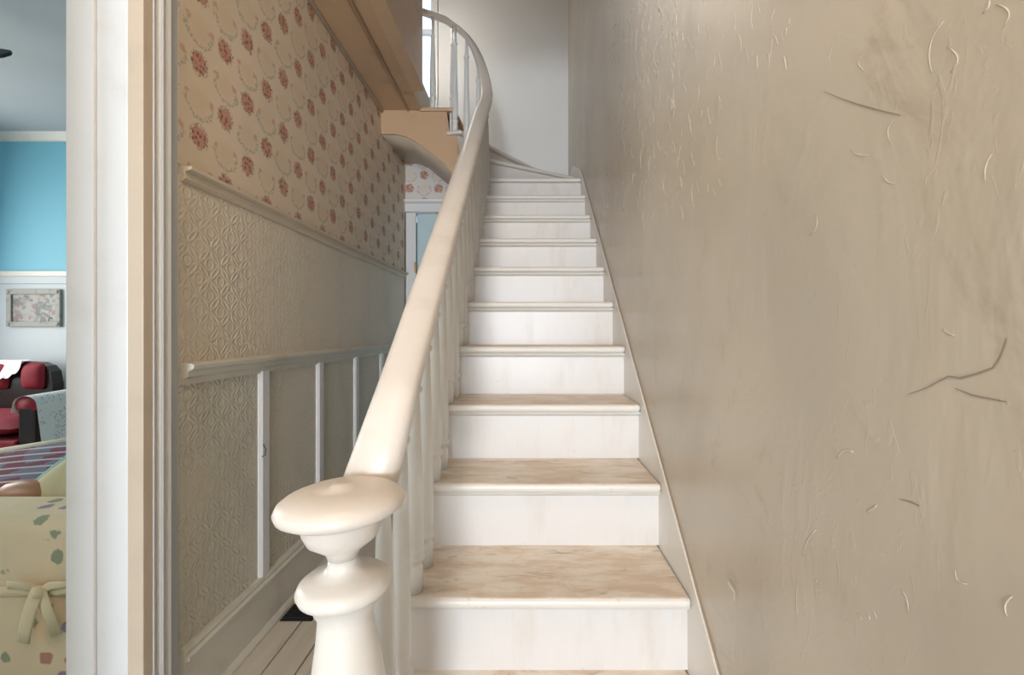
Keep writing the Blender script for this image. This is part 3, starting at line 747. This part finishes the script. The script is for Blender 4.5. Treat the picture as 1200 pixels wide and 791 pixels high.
# lace on the settee
def dfn(u, v):
    a = -PI*0.95+u*PI*1.9; 
    return None
mb = MB()
def doily_fn(u, v):
    x = -4.90+0.42*u; edge = 0.018*abs(math.sin(u*PI*5)); k = v
    if k < 0.35: return (x, 4.205-0.115*(k/0.35), 0.999+0.0*u+0.004*math.sin(k/0.35*PI))
    t = (k-0.35)/0.65; drop = (0.15*(math.sin(PI*min(1, max(0, u)))**0.5)+edge)*t
    return (x, 4.088-0.045*math.sin(min(1, t)*1.4), 0.996-drop)
mb.grid(30, 14, doily_fn)
dl = tag(mb.build('doily', M['doily'], None, smooth=True), 'white crochet doily hung over the top of the red settee back', 'doily')
mb = MB()
ax = -4.58+0.78
def lace_fn(u, v):
    y = 3.45+0.60*u; sc_ = 0.016*abs(math.sin(u*PI*6)); k = 0.02*u
    if v < 0.15:
        t = v/0.15; return (ax-0.092-0.012*(1-t), y, 0.700+k-(0.055+sc_)*(1-t))
    if v < 0.5:
        t = (v-0.15)/0.35; th = PI*(1-t); return (ax+0.092*math.cos(th), y, 0.702+k+0.068*math.sin(th))
    t = (v-0.5)/0.5; return (ax+0.092+0.035*t+0.014*math.sin(u*11+1)*t, y, 0.702+k-(0.36+sc_)*t)
mb.grid(34, 26, lace_fn)
tag(mb.build('lace_cloth', M['lace'], None, smooth=True), 'white lace cloth draped over the right arm of the red settee', 'lace cloth')
mb = MB()
# slipcovered sofa in the foreground of the side room
so = thing('sofa', 'sofa in a pale yellow floral slipcover with a tied ribbon just inside the doorway', 'sofa', (-1.95, 2.2, 0))
def rbox(x0, x1, y0, y1, z0, z1): return box(x0, x1, y0, y1, z0, z1)
rbox(-2.45, -1.40, 1.60, 1.86, 0.0, 0.605).build('arm_end', M['floral'], so, 0.06, True, seg=4)
rbox(-2.45, -1.40, 2.90, 3.16, 0.0, 0.605).build('arm_end', M['floral'], so, 0.06, True, seg=4)
rbox(-2.42, -1.40, 1.86, 2.90, 0.0, 0.40).build('seat_base', M['floral'], so, 0.03, True, seg=3)
rbox(-2.45, -1.62, 1.87, 2.89, 0.40, 0.47).build('seat_cushion', M['floral'], so, 0.04, True, seg=4)
rbox(-1.62, -1.40, 1.86, 2.90, 0.40, 0.90).build('back', M['floral'], so, 0.05, True, seg=4)
MB().sweep([(-2.45, 1.598, 0.352), (-2.1, 1.595, 0.345), (-1.80, 1.596, 0.350), (-1.42, 1.598, 0.352)], ell(0.006, 0.020, 8)).build('band', M['floral'], so, smooth=True)
bow = MB()
bx_, by_, bz_ = -1.675, 1.578, 0.365
for sg in (-1, 1):
    loop = [(bx_, by_, bz_), (bx_+sg*0.05, by_-0.022, bz_+0.028), (bx_+sg*0.10, by_-0.018, bz_+0.03), (bx_+sg*0.11, by_-0.008, bz_+0.008), (bx_+sg*0.05, by_-0.004, bz_-0.004), (bx_, by_, bz_)]
    bow.sweep(loop, ell(0.014, 0.003, 8), up=(0, -1, 0))
bow.sweep([(bx_, by_-0.012, bz_+0.016), (bx_-0.02, by_-0.02, bz_-0.05), (bx_-0.045, by_-0.015, bz_-0.13), (bx_-0.055, by_-0.012, bz_-0.175)], ell(0.024, 0.003, 8), up=(0, -1, 0))
bow.sweep([(bx_, by_-0.010, bz_+0.016), (bx_+0.025, by_-0.014, bz_-0.05), (bx_+0.06, by_-0.010, bz_-0.15)], ell(0.022, 0.003, 8), up=(0, -1, 0))
bow.lathe([(0.001, -0.022), (0.017, -0.014), (0.020, 0.0), (0.017, 0.014), (0.001, 0.022)], 10, (bx_, by_-0.012, bz_))
bow.build('bow', M['ribbon'], so, smooth=True)
# cushions on the sofa
sp = thing('cushion', 'flat striped burgundy and blue patchwork cushion propped on the floral sofa', 'cushion', (-2.26, 2.06, 0.72))
c1 = place(pillow(0, 0, 0.62, 0.25, 0.07).build('cover', M['stripe'], sp, smooth=True), (-2.14, 2.06, 0.645), (math.radians(-30), math.radians(-9), 0))
b1 = MB()
b1.sweep([(-0.30, 0, 0.122), (0.0, 0, 0.122), (0.30, 0, 0.122)], ell(0.018, 0.014, 8)); b1.sweep([(-0.30, 0, -0.122), (0.0, 0, -0.122), (0.30, 0, -0.122)], ell(0.008, 0.008, 8))
place(b1.build('binding', M['stripe_border'], sp, smooth=True), (-2.14, 2.06, 0.645), (math.radians(-30), math.radians(-9), 0))
yp = thing('cushion', 'pale yellow cushion with teal binding at the right end of the floral sofa', 'cushion', (-1.86, 1.93, 0.6))
place(pillow(0, 0, 0.34, 0.24, 0.10).build('cover', M['pale_yellow'], yp, smooth=True), (-1.955, 1.93, 0.585), (math.radians(-14), math.radians(-38), 0))
b2 = MB(); b2.sweep([(-0.168, 0, -0.10), (-0.172, 0, 0.0), (-0.165, 0, 0.112)], ell(0.016, 0.022, 8), up=(0, 1, 0)); b2.sweep([(-0.165, 0, 0.114), (0, 0, 0.118), (0.165, 0, 0.114)], ell(0.010, 0.016, 8))
place(b2.build('binding', M['teal'], yp, smooth=True), (-1.955, 1.93, 0.585), (math.radians(-14), math.radians(-38), 0))
tb = tag(MB().sweep([(-2.24, 1.94, 0.555), (-2.19, 1.935, 0.57), (-2.12, 1.93, 0.58), (-2.04, 1.925, 0.58), (-1.98, 1.92, 0.57)], ell(0.05, 0.05, 14), scale=[0.5, 0.95, 1.05, 1.0, 0.5]).build('bolster', M['bolster'], None, smooth=True), 'rounded tan brown bolster under the striped cushion', 'bolster')
# ceiling fan whose blade tip shows at the left edge
FX, FY, FZ = -3.37, 2.36, 2.70
fan = thing('ceiling_fan', 'black ceiling fan with one blade tip reaching in under the side room ceiling', 'fan', (FX, FY, ZR))
MB().lathe([(0.015, FZ+0.10), (0.015, ZR)], 12, (FX, FY, 0)).build('rod', M['dark'], fan, smooth=True)
MB().lathe([(0.05, FZ-0.05), (0.11, FZ-0.02), (0.12, FZ+0.06), (0.06, FZ+0.11)], 20, (FX, FY, 0)).build('motor', M['dark'], fan, smooth=True)
for k in range(3):
    a = k*2*PI/3
    o = MB().prism([(0.08, -0.03), (0.25, -0.05), (0.62, -0.055), (0.68, -0.035), (0.70, 0.0), (0.68, 0.035), (0.62, 0.055), (0.25, 0.05), (0.08, 0.03)], 2, -0.008, 0.008).build('blade', M['dark'], fan, 0.004)
    o.matrix_parent_inverse = fan.matrix_basis.inverted()
    o.matrix_basis = Matrix.Translation((FX, FY, FZ)) @ Matrix.Rotation(a, 4, 'Z') @ Matrix.Rotation(math.radians(50), 4, 'X')
